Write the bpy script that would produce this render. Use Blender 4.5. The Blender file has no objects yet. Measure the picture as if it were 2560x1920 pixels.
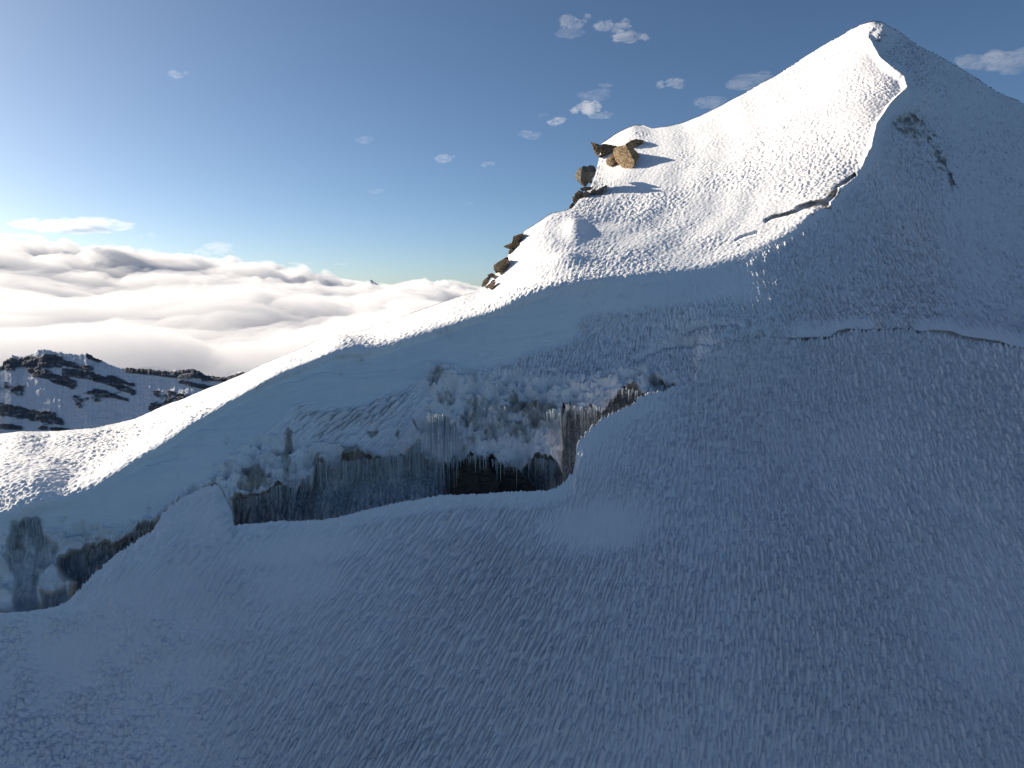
import bpy, bmesh, math, random
import numpy as np
from mathutils import Vector, Matrix, noise as mnoise

SC = bpy.context.scene
COL = SC.collection
R_ = math.radians

# ------------------------------------------------------------------ camera, sky, sun, exposure
PITCH = R_(7.2)
FOC, CU, CV = 1495.0, 1106.0, 829.5          # lens in units of a 2212 wide frame
cam_data = bpy.data.cameras.new('camera')
cam = bpy.data.objects.new('camera', cam_data)
COL.objects.link(cam)
cam.location = (0, 0, 0)
cam.rotation_euler = (R_(90) - PITCH, 0, 0)
cam_data.sensor_width = 36.0
cam_data.lens = 36.0 * FOC / 2212.0
cam_data.clip_start = 0.5
cam_data.clip_end = 200000
SC.camera = cam

SUN_AZ, SUN_EL = 65.0, 20.5                   # degrees left of the view direction / above the horizon
SUN_DIR = Vector((-math.sin(R_(SUN_AZ)) * math.cos(R_(SUN_EL)), math.cos(R_(SUN_AZ)) * math.cos(R_(SUN_EL)), math.sin(R_(SUN_EL))))

world = bpy.data.worlds.new('World')
SC.world = world
world.use_nodes = True
wn, wl = world.node_tree.nodes, world.node_tree.links
for n_ in list(wn): wn.remove(n_)
w_out = wn.new('ShaderNodeOutputWorld')
w_bg = wn.new('ShaderNodeBackground')
w_bg.inputs['Strength'].default_value = 0.077
w_sky = wn.new('ShaderNodeTexSky')
w_sky.sky_type = 'NISHITA'
w_sky.sun_disc = False
w_sky.sun_elevation = R_(SUN_EL)
w_sky.sun_rotation = R_(-SUN_AZ)
w_sky.altitude = 3350
w_sky.air_density = 0.87
w_sky.dust_density = 10.0
w_sky.ozone_density = 3.0
w_hs = wn.new('ShaderNodeHueSaturation')
w_hs.inputs['Saturation'].default_value = 1.03
wl.new(w_sky.outputs[0], w_hs.inputs['Color'])
w_tint = wn.new('ShaderNodeVectorMath')
w_tint.operation = 'MULTIPLY'
w_tint.inputs[1].default_value = (1.0, 1.01, .94)
wl.new(w_hs.outputs[0], w_tint.inputs[0])
wl.new(w_tint.outputs[0], w_bg.inputs['Color'])
wl.new(w_bg.outputs[0], w_out.inputs['Surface'])

sun_data = bpy.data.lights.new('sun', 'SUN')
sun_data.energy = 5.0
sun_data.angle = R_(0.53)
sun_data.color = (1.0, 0.885, 0.73)
sun = bpy.data.objects.new('sun', sun_data)
COL.objects.link(sun)
sun.rotation_euler = SUN_DIR.to_track_quat('Z', 'Y').to_euler()

SC.view_settings.view_transform = 'Standard'
SC.view_settings.look = 'None'
SC.view_settings.exposure = 0.65
SC.view_settings.gamma = 1
SC.view_settings.use_curve_mapping = False
SC.render.engine = 'CYCLES'
SC.cycles.max_bounces = 8
SC.cycles.diffuse_bounces = 3
SC.cycles.glossy_bounces = 2
SC.cycles.transmission_bounces = 4
SC.cycles.volume_bounces = 4
SC.cycles.transparent_max_bounces = 12
SC.cycles.use_denoising = True
SC.cycles.sample_clamp_indirect = 8

# ------------------------------------------------------------------ geometry helpers
def rays(U, V):
    x = (np.asarray(U, float) - CU) / FOC
    y = (CV - np.asarray(V, float)) / FOC
    cp, sp = math.cos(PITCH), math.sin(PITCH)
    return np.stack([x, cp + y * sp, -sp + y * cp], -1)

def at(u, v, Y):
    """point on the sight line (u, v) at the world distance Y in front"""
    d = rays(u, v)
    return Vector(d * (Y / d[1]))

def tps_fit(pts):
    p=np.array(pts,float); U,V,Y=p.T
    q=rays(U,V)[:,1]/Y
    X=np.stack([U,V],1)/1000.0
    d=((X[:,None]-X[None])**2).sum(-1)
    K=np.where(d>0,0.5*d*np.log(np.maximum(d,1e-12)),0)+np.eye(len(X))*2e-5
    P=np.hstack([np.ones((len(X),1)),X]); n=len(X)
    A=np.zeros((n+3,n+3)); A[:n,:n]=K; A[:n,n:]=P; A[n:,:n]=P.T
    s=np.linalg.solve(A,np.concatenate([q*100,np.zeros(3)]))
    return X,s
def tps_eval(m,U,V):
    X,s=m; n=len(X); sh=np.shape(U); u=np.ravel(U)/1000.; v=np.ravel(V)/1000.
    o=s[n]+s[n+1]*u+s[n+2]*v
    for i in range(n):
        d=(u-X[i,0])**2+(v-X[i,1])**2
        o+=s[i]*0.5*d*np.log(np.maximum(d,1e-12))
    return (o/100).reshape(sh)
def poly_dist(U,V,pl):
    """distance to open polyline"""
    best=np.full(np.shape(U),1e9)
    for (x0,y0),(x1,y1) in zip(pl[:-1],pl[1:]):
        dx,dy=x1-x0,y1-y0; L=dx*dx+dy*dy+1e-9
        t=np.clip(((U-x0)*dx+(V-y0)*dy)/L,0,1)
        best=np.minimum(best,(U-x0-t*dx)**2+(V-y0-t*dy)**2)
    return np.sqrt(best)
def in_poly(U,V,pl):
    ins=np.zeros(np.shape(U),bool)
    n=len(pl)
    for i in range(n):
        x0,y0=pl[i]; x1,y1=pl[(i+1)%n]
        if y0==y1: continue
        c=((y0>V)!=(y1>V))&(U<(x1-x0)*(V-y0)/(y1-y0)+x0)
        ins^=c
    return ins
def sdist(U,V,pl):
    d=poly_dist(U,V,list(pl)+[pl[0]]); return np.where(in_poly(U,V,pl),d,-d)
def sstep(a,b,x):
    t=np.clip((x-a)/(b-a),0,1); return t*t*(3-2*t)

CREST=[(-200,960,58),(-60,950,57),(0,941,56),(42,934,56),(125,933,57),(200,925,58),(292,906,62),(400,862,60),(500,815,61),(600,772,63),(700,735,65),(800,708,66),(900,675,68),(1000,640,70),(1040,628,71),(1062,600,73),(1099,550,76),(1134,500,79),(1190,463,82),(1235,452,84),(1262,420,90),(1276,400,94.5),(1287,374,100),(1293,345,107),(1301,309,115),(1330,290,115.5),(1369,271,116),(1387,269,115.5),(1406,276,113),(1439,274,111.5),(1512,253,111),(1591,212,112),(1670,168,114),(1733,126,117),(1797,88,117.5),(1860,54,117),(1888,45,116),(1904,47,117),(1923,58,117.5),(1986,104,115),(2066,144,115),(2145,193,114),(2212,226,114),(2400,330,114)]
T=[(-200,1160,38),(0,1112,40),(150,1070,41.5),(300,980,44),(400,915,46),(500,855,48),(600,800,50),(720,755,53),(800,748,54),(900,715,56),(1000,685,57.5),(1100,650,58.5),(1200,617,59.5),(1330,600,61),(1500,580,64),(1600,553,66),(1700,505,69),(1790,435,73),(1850,380,77),(1885,330,79),(1895,280,82),(1922,238,86),(1959,201,89),(1950,174,92),(1923,152,95),(1901,133,99),(1888,108,103),(1878,85,107),(1880,70,110),(1892,62,111),(1915,58,112)]
LIT_IN=[(100,1010,45),(0,1010,45),(0,970,51),(100,968,52),(200,965,51.5),(-200,1030,45)]
SH=[ # shade side, right face
 (2050,400,78),(2212,400,85),(2400,450,91),(1930,300,82),(1960,330,81),(1990,400,77),(1990,250,88.5),(2050,250,93),(1970,130,107),(1930,90,111.5),(2080,200,103),
 (1900,500,72),(2212,600,70),(2400,700,66),
 (1700,620,63),(1500,690,58),
 (1490,740,57),(1600,735,56),(1738,738,58),(1830,722,58.5),(1950,718,59),(2050,730,59),(2212,768,57.5),(2400,820,56),
 (1300,720,58),(1200,760,56),(1050,820,53.5),(900,860,51.5),(750,900,49.3),(600,950,46.5),(450,980,44.5),(300,1060,42.5),(150,1120,41),(0,1160,39.5),(-200,1200,38),
 (1400,840,53),(1250,880,50.5),(1100,1000,48),(900,1000,47.5),(700,1020,46),(600,1060,44),(500,1085,43),(350,1130,42),
]
LOW=[(-200,1330,36),(0,1325,37),(150,1300,37.6),(250,1200,39),(330,1150,40),(400,1070,42.0),(475,1050,42.4),(505,1137,40.5),(700,1125,41),(870,1085,42.3),(1000,1068,43),(1200,1060,43.8),(1245,960,46),(1300,905,47.5),(1400,855,50.5),(1490,828,53),(1530,770,54.5),(1600,735,56),(1738,738,58),(1830,722,58.5),(1950,718,59),(2050,730,59),(2212,768,57.5),(2400,820,56),
 (1200,1350,38),(600,1400,36.3),(0,1500,34.8),(0,1720,31.5),(600,1720,32),(1200,1720,32.5),(1800,1720,34),(2400,1720,36),(1800,1200,43.5),(2212,1200,44.5),(1500,1250,41)]

def _hash(ix, iy, iz, seed=0):
    h = (ix.astype(np.int64) * 374761393 + iy.astype(np.int64) * 668265263 + iz.astype(np.int64) * 2147483647 + seed * 1274126177) & 0xffffffff
    h = ((h ^ (h >> 13)) * 1274126177) & 0xffffffff
    h = ((h ^ (h >> 16)) * 2246822519) & 0xffffffff
    return (h ^ (h >> 15)).astype(np.float64) / 4294967295.0

def vnoise(x, y, z, seed=0):
    """smooth value noise, -1..1"""
    xi, yi, zi = np.floor(x), np.floor(y), np.floor(z)
    fx, fy, fz = x - xi, y - yi, z - zi
    fx, fy, fz = [f * f * f * (f * (f * 6 - 15) + 10) for f in (fx, fy, fz)]
    o = 0
    for a in (0, 1):
        wx = fx if a else 1 - fx
        for b in (0, 1):
            wy = fy if b else 1 - fy
            for c in (0, 1):
                wz = fz if c else 1 - fz
                o = o + _hash(xi + a, yi + b, zi + c, seed) * wx * wy * wz
    return o * 2 - 1

def fbm(x, y, z, octaves=4, seed=0, gain=0.5, lac=2.03):
    o, a, t = 0, 1.0, 0
    for k in range(octaves):
        o = o + a * vnoise(x + 17.3 * k, y - 9.1 * k, z + 4.7 * k, seed + k)
        t += a; a *= gain; x, y, z = x * lac, y * lac, z * lac
    return o / t

def worley(s, t, seed=0, jitter=0.9):
    """nearest feature: distance, local offset along s and t, random id"""
    si, ti = np.floor(s), np.floor(t)
    best = np.full(s.shape, 9.0); os_ = np.zeros(s.shape); ot = np.zeros(s.shape); rid = np.zeros(s.shape)
    z = np.zeros_like(si)
    for a in (-1, 0, 1):
        for b in (-1, 0, 1):
            ca, cb = si + a, ti + b
            ps = ca + 0.5 + jitter * (_hash(ca, cb, z, seed) - 0.5)
            pt = cb + 0.5 + jitter * (_hash(ca, cb, z, seed + 7) - 0.5)
            ds, dt = s - ps, t - pt
            d = np.sqrt(ds * ds + dt * dt)
            m = d < best
            best = np.where(m, d, best); os_ = np.where(m, ds, os_); ot = np.where(m, dt, ot)
            rid = np.where(m, _hash(ca, cb, z, seed + 3), rid)
    return best, os_, ot, rid

def bumps(s, t, seed, p=1.0, r=0.75):
    d, a, b, k = worley(s, t, seed)
    return np.clip(1 - d / r, 0, 1) ** p * (0.45 + 0.55 * k)

def spikes(s, t, seed):
    """upward pointing flakes: height grows towards the upper end of each cell then drops away"""
    d, a, b, k = worley(s, t, seed)
    prof = np.clip(1 - np.abs(a) * 2.5, 0, 1) ** .85 * sstep(.66, .2, np.abs(b + .05))
    return prof * (0.5 + 0.5 * k)

# ------------------------------------------------------------------ terrain sheets
TP = [(a, b) for a, b, _ in T]
LITPOLY = TP + [(1900, -80), (-200, -80)]
LIPP = [c for c in LOW[:24]]
LOW = LOW + [(1240,1010,45.0), (1215,1045,44.3)]
LIP_UV = [(-200,1334),(0,1325),(60,1322),(125,1311),(150,1298),(200,1245),(250,1200),(300,1168),(330,1148),(350,1112),(375,1090),(400,1072),(440,1055),(472,1050),(480,1062),(490,1085),(500,1108),(506,1137),
          (600,1128),(650,1127),(700,1124),(740,1117),(780,1106),(830,1093),(870,1085),(915,1078),(950,1071),(1000,1070),(1100,1064),(1180,1060),(1205,1056),(1222,1040),(1236,1028),(1243,1005),(1246,965),(1258,945),(1280,925),(1300,907),
          (1340,890),(1372,868),(1400,856),(1440,845),(1465,838),(1490,828),(1505,800),(1520,772),(1540,752),(1600,737),(1690,738),(1738,739),(1790,739),(1805,730),(1830,722),(1880,720),(1950,718),(2000,724),(2050,732),(2080,743),(2120,744),(2160,750),(2190,757),(2212,766),(2400,815)]
def lipV(U): return np.interp(U, [a for a, _ in LIP_UV], [b for _, b in LIP_UV])
def crestV(U): return np.interp(U, [c[0] for c in CREST], [c[1] for c in CREST])

def smooth_cols(u, f, sigma=55.0):
    k = np.exp(-((u[:, None] - u[None]) / sigma) ** 2 / 2) * np.gradient(u)[None]
    return (k @ f) / k.sum(1)
def rows_between(u, top, bot, nrow, reach=110.0):
    """V of every grid node: even rows, bent near both borders so that they end exactly on them"""
    ts, bs = smooth_cols(u, top), smooth_cols(u, bot)
    t = np.linspace(0, 1, nrow)[:, None]
    V = ts + (bs - ts) * t
    h = (bs - ts)
    w0 = np.clip(1 - t * h / np.maximum(reach, np.abs(top - ts) * 2.2), 0, 1) ** 2
    w1 = np.clip(1 - (1 - t) * h / np.maximum(reach, np.abs(bot - bs) * 2.2), 0, 1) ** 2
    return V + w0 * (top - ts) + w1 * (bot - bs)

m_lit = tps_fit(CREST + T + LIT_IN)
m_shd = tps_fit(T + SH + CREST[-8:])
m_low = tps_fit(LOW)

HOLES = [  # outline in sight-line terms, depth of the recess in metres
 ([(506,1140),(504,1096),(513,1085),(573,1072),(600,1052),(622,1046),(640,1050),(655,1034),(676,1030),(684,1004),(700,999),(729,1005),(770,998),(807,1000),(838,990),(863,992),(880,978),(894,962),(912,975),(930,988),(963,1003),(982,991),(1005,984),(1026,986),(1050,1001),(1082,1005),(1098,1002),(1123,1008),(1164,994),(1188,1000),(1201,1006),(1211,1022),(1217,972),(1213,930),(1214,905),(1219,884),(1226,875),(1240,890),(1262,893),(1275,882),(1300,886),(1318,862),(1335,842),(1352,838),(1368,843),(1382,852),(1420,870),(1330,960),(1300,1150),(506,1180)], 3.4),
 ([(127,1215),(133,1200),(150,1192),(200,1183),(240,1176),(270,1165),(290,1150),(305,1140),(322,1136),(345,1150),(270,1230),(200,1290),(150,1300),(165,1262),(140,1245)], 1.7),
 ([(12,1205),(22,1195),(18,1168),(26,1150),(28,1135),(50,1128),(75,1133),(90,1160),(125,1180),(124,1212),(100,1226),(88,1242),(84,1275),(95,1330),(38,1335),(36,1292),(28,1240)], .7),
 ([(95,1325),(100,1290),(125,1283),(140,1270),(150,1290),(135,1315)], .6),
 ([(1398,832),(1410,826),(1440,829),(1458,834),(1460,850),(1430,853),(1400,846)], 1.2),
]
SCOOPS = [([(1368,796),(1380,786),(1395,777),(1412,769),(1440,758),(1470,753),(1500,751),(1530,750),(1560,752)], 26, .75),
          ([(1470,728),(1484,722),(1495,718),(1520,713),(1545,711),(1565,707),(1600,707)], 20, .7)]
GROOVES = [([(1655,478),(1680,468),(1705,461),(1725,455)], 5.0, 1.3), ([(1725,452),(1755,444),(1785,440)], 9.0, 1.2),
           ([(1785,438),(1800,424),(1806,408)], 6.0, 1.3), ([(1806,406),(1828,392),(1845,379)], 4.5, 1.2),
           ([(1590,520),(1610,511),(1635,503)], 4.0, .45),
           ([(1938,262),(1962,254),(1985,268)], 9.0, .7), ([(2020,328),(2035,352),(2068,405)], 3.0, .35),
           ([(320,998),(350,990),(380,982)], 9.0, .18)]
DIRT = [  # ellipses: u, v, ru, rv, strength
 (555,1040,48,38,1.1),(618,985,16,62,1.0),(600,960,30,30,.5),(950,815,22,20,.9),(958,865,28,42,.7),(975,905,25,40,.55),(1130,905,90,66,1.05),(1040,905,50,62,.8),(1010,960,30,26,.7),(760,965,60,18,.55),(790,992,75,16,.9),
 (806,940,16,12,1.3),(860,935,7,14,1.0),(895,915,20,6,.8),(1430,838,36,12,1.3),(1340,865,30,18,.7),(1150,960,50,32,.55),(700,1012,24,14,.8),(690,996,10,8,1.1),
 (60,1140,60,16,.6),(40,1180,22,40,.7),(150,1122,60,10,.6),(300,1150,26,14,.9),(215,1170,70,10,.6),(470,1010,60,12,.4),(380,1100,40,14,.35),(1210,860,16,14,.7),
 (1960,268,40,22,1.1),(1935,275,20,16,.8),(1980,290,30,20,.8),(2010,305,8,8,1.2),(2035,350,10,18,1.2),(2055,388,9,20,1.4),(2025,333,8,6,1.2),(1905,82,12,8,1.1),(2040,160,45,7,.6),(2090,180,45,7,.45),(1955,105,30,6,.3),
 (1760,446,36,12,1.2),(1800,425,14,12,1.2),(1700,462,36,6,.9),(1830,392,18,6,.7)]
GREY = [(950,830,40,60,.5),(1120,900,110,75,.6),(560,1040,70,50,.6),(780,1000,110,30,.45),(200,1150,200,30,.35),(1280,880,60,30,.4),(1420,835,60,14,.4)]
ICE = [(-200,1175),(-200,1160),(0,1118),(150,1078),(300,990),(400,925),(500,866),(600,812),(720,768),(850,756),(950,716),(1060,682),(1160,655),(1230,650),(1260,680),(1240,740),(1150,765),(1060,800),(960,800),(900,840),(790,880),(700,890),(640,880),(600,915),(560,950),(500,985),(470,1050),(330,1135),(200,1160),(0,1150)]
CLIFF = [(-200,1400),(-200,1160),(0,1150),(330,1120),(470,1020),(560,940),(700,960),(850,900),(930,790),(990,800),(1200,820),(1380,800),(1500,830),(1400,870),(1240,1060),(500,1200)]
RIME = [(690,960),(680,900),(760,880),(830,850),(900,830),(930,850),(900,900),(880,960),(800,985)]

def field(L, U, V, warp=0.0, P=None):
    o = np.zeros(U.shape)
    for (cu, cv, ru, rv, k) in L:
        m = (np.abs(U - cu) < ru * 2.2) & (np.abs(V - cv) < rv * 2.2)
        if not m.any(): continue
        r = ((U[m] - cu) / ru) ** 2 + ((V[m] - cv) / rv) ** 2
        o[m] = np.maximum(o[m], k * np.clip(1.25 - r, 0, 1))
    return o

def normals(P):
    du = np.gradient(P, axis=1); dv = np.gradient(P, axis=0)
    N = np.cross(dv, du)
    N /= np.linalg.norm(N, axis=-1, keepdims=True) + 1e-12
    return N * np.sign(-(N * P).sum(-1))[..., None]

def tex_shade(P, U, V):
    """wind-carved flakes of the shaded slope, 0..1, and their size"""
    x, y, z = P[..., 0], P[..., 1], P[..., 2]
    t = 0.62 * y + 0.78 * z
    lean = .07 + .52 * np.exp(-((x + 6) / 15.0) ** 2)
    wob = 0.5 * vnoise(x * .12, t * .12, z * 0 + 3, 5)
    s = x - lean * (t - 9) + wob
    rg = 1 - np.abs(vnoise(s / .27, t / 1.3, z * 0, 13)) * 2.2
    a = spikes(s / .24, t / .76, 11)
    b = spikes(s / .22 + .5, t / .62 + .5, 23)
    c = spikes(s / .36 + 9, t / 1.15 + 4, 29)
    return np.maximum(np.maximum(a, .85 * b), 1.1 * c) + .12 * np.clip(rg, 0, 1)

def tex_coral(P):
    x, y, z = P[..., 0], P[..., 1], P[..., 2]
    t = 0.62 * y + 0.78 * z
    wx = .16 * fbm(x * 1.6, t * 1.6, z * 0 + 8, 2, 41); wt = .16 * fbm(x * 1.6 + 40, t * 1.6, z * 0 + 8, 2, 43)
    wx = wx + .07 * fbm(x * 6, t * 6, z * 0 + 2, 2, 45); wt = wt + .07 * fbm(x * 6 + 9, t * 6, z * 0 + 2, 2, 47)
    cl = sstep(-.45, .35, fbm(x * 1.1, t * .9, z * 0 + 4, 3, 49))
    a = bumps((x + wx) / .34, (t + wt) / .44, 51, .7, .56)
    b = bumps((x - wx) / .23 + 5, (t + wt) / .33 + 5, 53, .75, .55)
    c = bumps((x + wt) / .16 + 5, (t - wx) / .2 + 5, 55, .8, .6)
    return np.maximum(np.maximum(a, .8 * b), .45 * c) * (.35 + .65 * cl)

def strata(P):
    x, y, z = P[..., 0], P[..., 1], P[..., 2]
    w = fbm(x * .18, y * .18, z * .35, 3, 61)
    return fbm(x * .10 + w, y * .1, (z - .12 * x) * 1.7 + 2.2 * w, 4, 63, .6)

def skirt(P, dirs, steps, drop):
    """rows beyond the first row of P that fall away behind the skyline"""
    rows = []
    base = P[0]
    for s in steps:
        rows.append(base + dirs * s + np.array([0, 0, -1.0]) * (drop * s + 0.02 * s * s)[..., None] if hasattr(drop, 'shape') else base + dirs * s + np.array([0, 0, -(drop * s + .012 * s * s)]))
    return np.concatenate([np.array(rows[::-1]), P], 0)

def grid_object(name, P, attrs, mat, keep=None):
    R, C = P.shape[:2]
    idx = np.arange(R * C).reshape(R, C)
    q = np.stack([idx[:-1, :-1], idx[1:, :-1], idx[1:, 1:], idx[:-1, 1:]], -1).reshape(-1, 4)
    N = normals(P).reshape(-1, 3)
    v = P.reshape(-1, 3)
    if keep is not None:
        q = q[keep.reshape(-1)]
        used = np.zeros(len(v), bool); used[q.ravel()] = True
        re = np.cumsum(used) - 1
        q = re[q]; v = v[used]; N = N[used]
        attrs = {k: a.reshape(-1)[used] for k, a in attrs.items()}
    me = bpy.data.meshes.new(name)
    me.vertices.add(len(v)); me.vertices.foreach_set('co', np.ascontiguousarray(v, np.float32).ravel())
    me.loops.add(len(q) * 4); me.loops.foreach_set('vertex_index', q.astype(np.int32).ravel())
    me.polygons.add(len(q)); me.polygons.foreach_set('loop_start', np.arange(0, len(q) * 4, 4, dtype=np.int32))
    me.polygons.foreach_set('use_smooth', np.ones(len(q), bool))
    me.update()
    for k, a in attrs.items():
        at_ = me.attributes.new(k, 'FLOAT', 'POINT')
        at_.data.foreach_set('value', np.ascontiguousarray(a, np.float32).ravel())
    if mat: me.materials.append(mat)
    if keep is not None:
        me.normals_split_custom_set_from_vertices(N.astype(np.float32))
    o = bpy.data.objects.new(name, me); COL.objects.link(o)
    return o

def make_cols(step):
    return np.concatenate([np.arange(-200, -20, 10.0), np.arange(-20, 2232, step), np.arange(2232, 2401, 10.0)])

def build_upper(step=1.8, nrow=370):
    u = make_cols(step)
    top, bot = crestV(u), lipV(u) + 45
    # jitter the skyline a little so that it is not a clean curve
    U = np.broadcast_to(u, (nrow, len(u))).copy(); V = rows_between(u, top, bot, nrow)
    sd = sdist(U, V, LITPOLY)
    soft = np.interp(U, [0, 1000, 1250, 1700, 1850, 1880], [26, 26, 20, 20, 10, 2])
    w = sstep(-1, 1, sd / soft)
    q = tps_eval(m_lit, U, V) * w + tps_eval(m_shd, U, V) * (1 - w)
    lv = lipV(U)
    # the two sheets agree along the seam
    seam = sstep(60, 0, lv - V) * sstep(1480, 1540, U)
    q = q * (1 - seam) + tps_eval(m_low, U, V) * seam
    D = rays(U, V)
    P = D / q[..., None]
    N = normals(P)
    x, y, z = P[..., 0], P[..., 1], P[..., 2]
    Y = y
    # --- zones
    warpu = 9 * fbm(x * .9, y * .9, z * .9, 3, 71); warpv = 9 * fbm(x * .9, y * .9, z * .9 + 50, 3, 73)
    Uw, Vw = U + warpu, V + warpv
    ice = sstep(-14, 14, sdist(Uw, Vw, ICE)) * sstep(4, -10, sd)
    cliff = sstep(-14, 14, sdist(Uw, Vw, CLIFF)) * sstep(0, -20, sd)
    rime = sstep(-8, 10, sdist(Uw, Vw, RIME))
    # --- big forms
    disp = np.zeros(U.shape)
    disp += .2 * w * fbm(x * .13, y * .13, z * .13, 3, 81) * sstep(0, 40, sd)
    disp += .25 * (1 - w) * fbm(x * .16, y * .1, z * .16, 3, 83) * (1 - cliff)
    st = strata(P)
    disp += ice * .15 * st * sstep(0, -30, sd)
    big = fbm(x * .42, y * .42, z * .42, 4, 85)
    bil = np.abs(fbm(x * .8, y * .8, z * .8, 4, 87))
    inner = cliff * (1 - rime)
    disp += inner * (1.0 * big + 1.15 * (.3 - bil) + .34 * fbm(x * 2.4, y * .6, z * .45, 3, 89) + .3 * (.3 - np.abs(fbm(x * 2.1, y * 2.1, z * 1.6, 4, 90))))
    for (cu, cv, ru, rv, h) in [(1242,500,22,22,.5),(1225,562,40,12,.4),(730,742,60,14,.35)]:
        m = (np.abs(U - cu) < 3 * ru) & (np.abs(V - cv) < 3 * rv)
        disp[m] += h * np.exp(-((U[m] - cu) / ru) ** 2 - ((V[m] - cv) / rv) ** 2)
    # swept arcs on the lit bowl
    arc = np.sin((np.hypot(U - 1180, (V - 330) * 1.3) + 22 * fbm(x * .1, y * .1, z * .1, 2, 91)) / 13.0)
    disp += .035 * arc * w * sstep(0, 60, sd) * sstep(1200, 1300, U) * sstep(1750, 1600, U)
    # --- fine rime
    e1 = (.78 * x - .62 * y); e2 = (.42 * x + .5 * y + .76 * z)
    wx = .12 * fbm(x * 1.3, y * 1.3, z * 1.3, 2, 93)
    b1 = np.maximum(bumps((e1 + wx) / .34, (e2 - wx) / .36, 101, .9), .7 * bumps((e1 - wx) / .21 + 3, (e2 + wx) / .22 + 3, 103, .9))
    b2 = np.maximum(bumps((e1 + wx) / .44, (e2 - wx) / .5, 105, .9), .75 * bumps((e1 - wx) / .29 + 3, (e2 + wx) / .32 + 3, 107, .9))
    far = sstep(58, 76, Y)
    amp_lit = np.interp(far, [0, 1], [.18, .145]) * (.35 + .65 * sstep(0, 16, V - crestV(U))) * (.55 + .75 * sstep(-.35, .4, fbm(x * .12, y * .12, z * .12, 3, 109)))
    sh = tex_shade(P, U, V)
    amp_sh = .34 * (1 - ice) * (1 - .85 * cliff) * sstep(-4, -26, sd) + .16 * rime
    amp_sh = np.maximum(amp_sh, .38 * seam) * (1 - sstep(1980, 2080, U) * .35)
    # smooth scoops above the right crack, and below the terminator
    scoop = sstep(30, 6, np.abs(lv - 14 - V)) * sstep(1690, 1740, U) * (1 - sstep(1870, 1900, U) * sstep(1990, 1960, U))
    scoop = np.maximum(scoop, sstep(46, 20, np.abs(sd + 44)) * sstep(1150, 1220, U) * sstep(1650, 1560, U))
    amp_sh *= 1 - .8 * scoop
    amp_sh *= 1 - .75 * np.exp(-((U - 1605) / 55) ** 2 - ((V - 622) / 50) ** 2)
    fine = (b1 * (1 - far) + b2 * far) * amp_lit * sstep(np.interp(U, [1800, 1870], [-16, -2]), np.interp(U, [1800, 1870], [4, 2]), sd) + sh * amp_sh
    disp = disp + fine
    disp += .03 * fbm(x * 5, y * 5, z * 5, 2, 111) * (cliff * .9 + .2)
    # cornice lip along the summit ridge: the lit edge stands proud
    disp += .55 * np.exp(-((sd - 3) / 5.0) ** 2) * sstep(1855, 1885, U) * sstep(70, 100, V)
    rec = np.zeros(U.shape)
    Vh, Uh = V + .9 * warpv - 6 * np.clip(1 - 2 * np.abs(vnoise(x * 1.3, z * 0, z * 0, 6)), 0, 1) + 2 + 3.5 * vnoise(x * 4.3, z * 0, z * 0, 8) + 6 * vnoise(x * .7, z * 0, z * 0, 9), U + .5 * warpu
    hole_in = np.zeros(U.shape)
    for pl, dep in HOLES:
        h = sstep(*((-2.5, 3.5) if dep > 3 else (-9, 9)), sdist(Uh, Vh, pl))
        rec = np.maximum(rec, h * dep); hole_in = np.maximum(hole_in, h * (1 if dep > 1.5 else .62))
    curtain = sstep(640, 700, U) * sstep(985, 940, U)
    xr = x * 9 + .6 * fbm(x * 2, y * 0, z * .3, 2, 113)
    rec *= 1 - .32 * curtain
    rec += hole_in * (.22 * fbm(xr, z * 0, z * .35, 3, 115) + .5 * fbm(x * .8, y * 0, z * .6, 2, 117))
    rec += hole_in * np.where(U < 400, .5 * np.abs(fbm(x * .9, y, z * .9, 3, 119)), 0)
    groove = np.zeros(U.shape)
    for pl, wd, dep in GROOVES:
        d = poly_dist(U + .35 * warpu, V + .35 * warpv, pl)
        g = sstep(wd, wd * .45, d)
        groove = np.maximum(groove, g * (dep > .8)); rec = np.maximum(rec, g * dep)
    for pl, wd, dep in SCOOPS:
        ua, va = [p[0] for p in pl], [p[1] for p in pl]
        lvv = np.interp(U, ua, va) + 2.2 * vnoise(x * 2.5, z * 0, z * 0, 12)
        end = sstep(ua[0] - 6, ua[0] + 30, U) * sstep(ua[-1] + 6, ua[-1] - 30, U)
        up = lvv - V
        g = np.where(up > 0, np.clip(1 - up / wd, 0, 1) ** 1.6, sstep(-3.0, 0, up)) * end
        rec = np.maximum(rec, g * dep); groove = np.maximum(groove, .5 * sstep(9, 1, np.abs(up - 2)) * end)
    gw = np.interp(U, [1500, 1690, 1712, 1740, 1790, 1812, 1850, 1885, 1900, 1960, 1990, 2010, 2060, 2120, 2160, 2185, 2200, 2400], [0, 0, 4, 7, 7, 11, 8, 5, 3, 3, 4, 11, 15, 10, 8, 3, 7, 8])
    g = sstep(gw + 3, gw - 3, lv - V) * (gw > .5)
    rec = np.maximum(rec, g * .8); groove = np.maximum(groove, g)
    rec += sstep(0, 40, V - lv) * 2.5 + (V > lv) * .03
    dirn = N * .75 + np.array([0, 0, .45])
    P = P + dirn * (disp * (1 - .8 * hole_in))[..., None]
    P = P + (D / D[..., 1:2]) * rec[..., None]
    # --- attributes
    dn = fbm(x * 1.3, y * 1.3, z * 1.3, 4, 121)
    dn2 = fbm(x * 3.2, y * 3.2, z * 1.2, 3, 123)
    dirt = np.clip(sstep(.1, 1.3, field(DIRT, U + 1.6 * warpu, V + 1.6 * warpv) + .8 * dn + .6 * dn2 - .12) , 0, 1) * sstep(2, -4, sd + 3 * (U > 1650) * (U < 1850) * -20)
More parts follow.
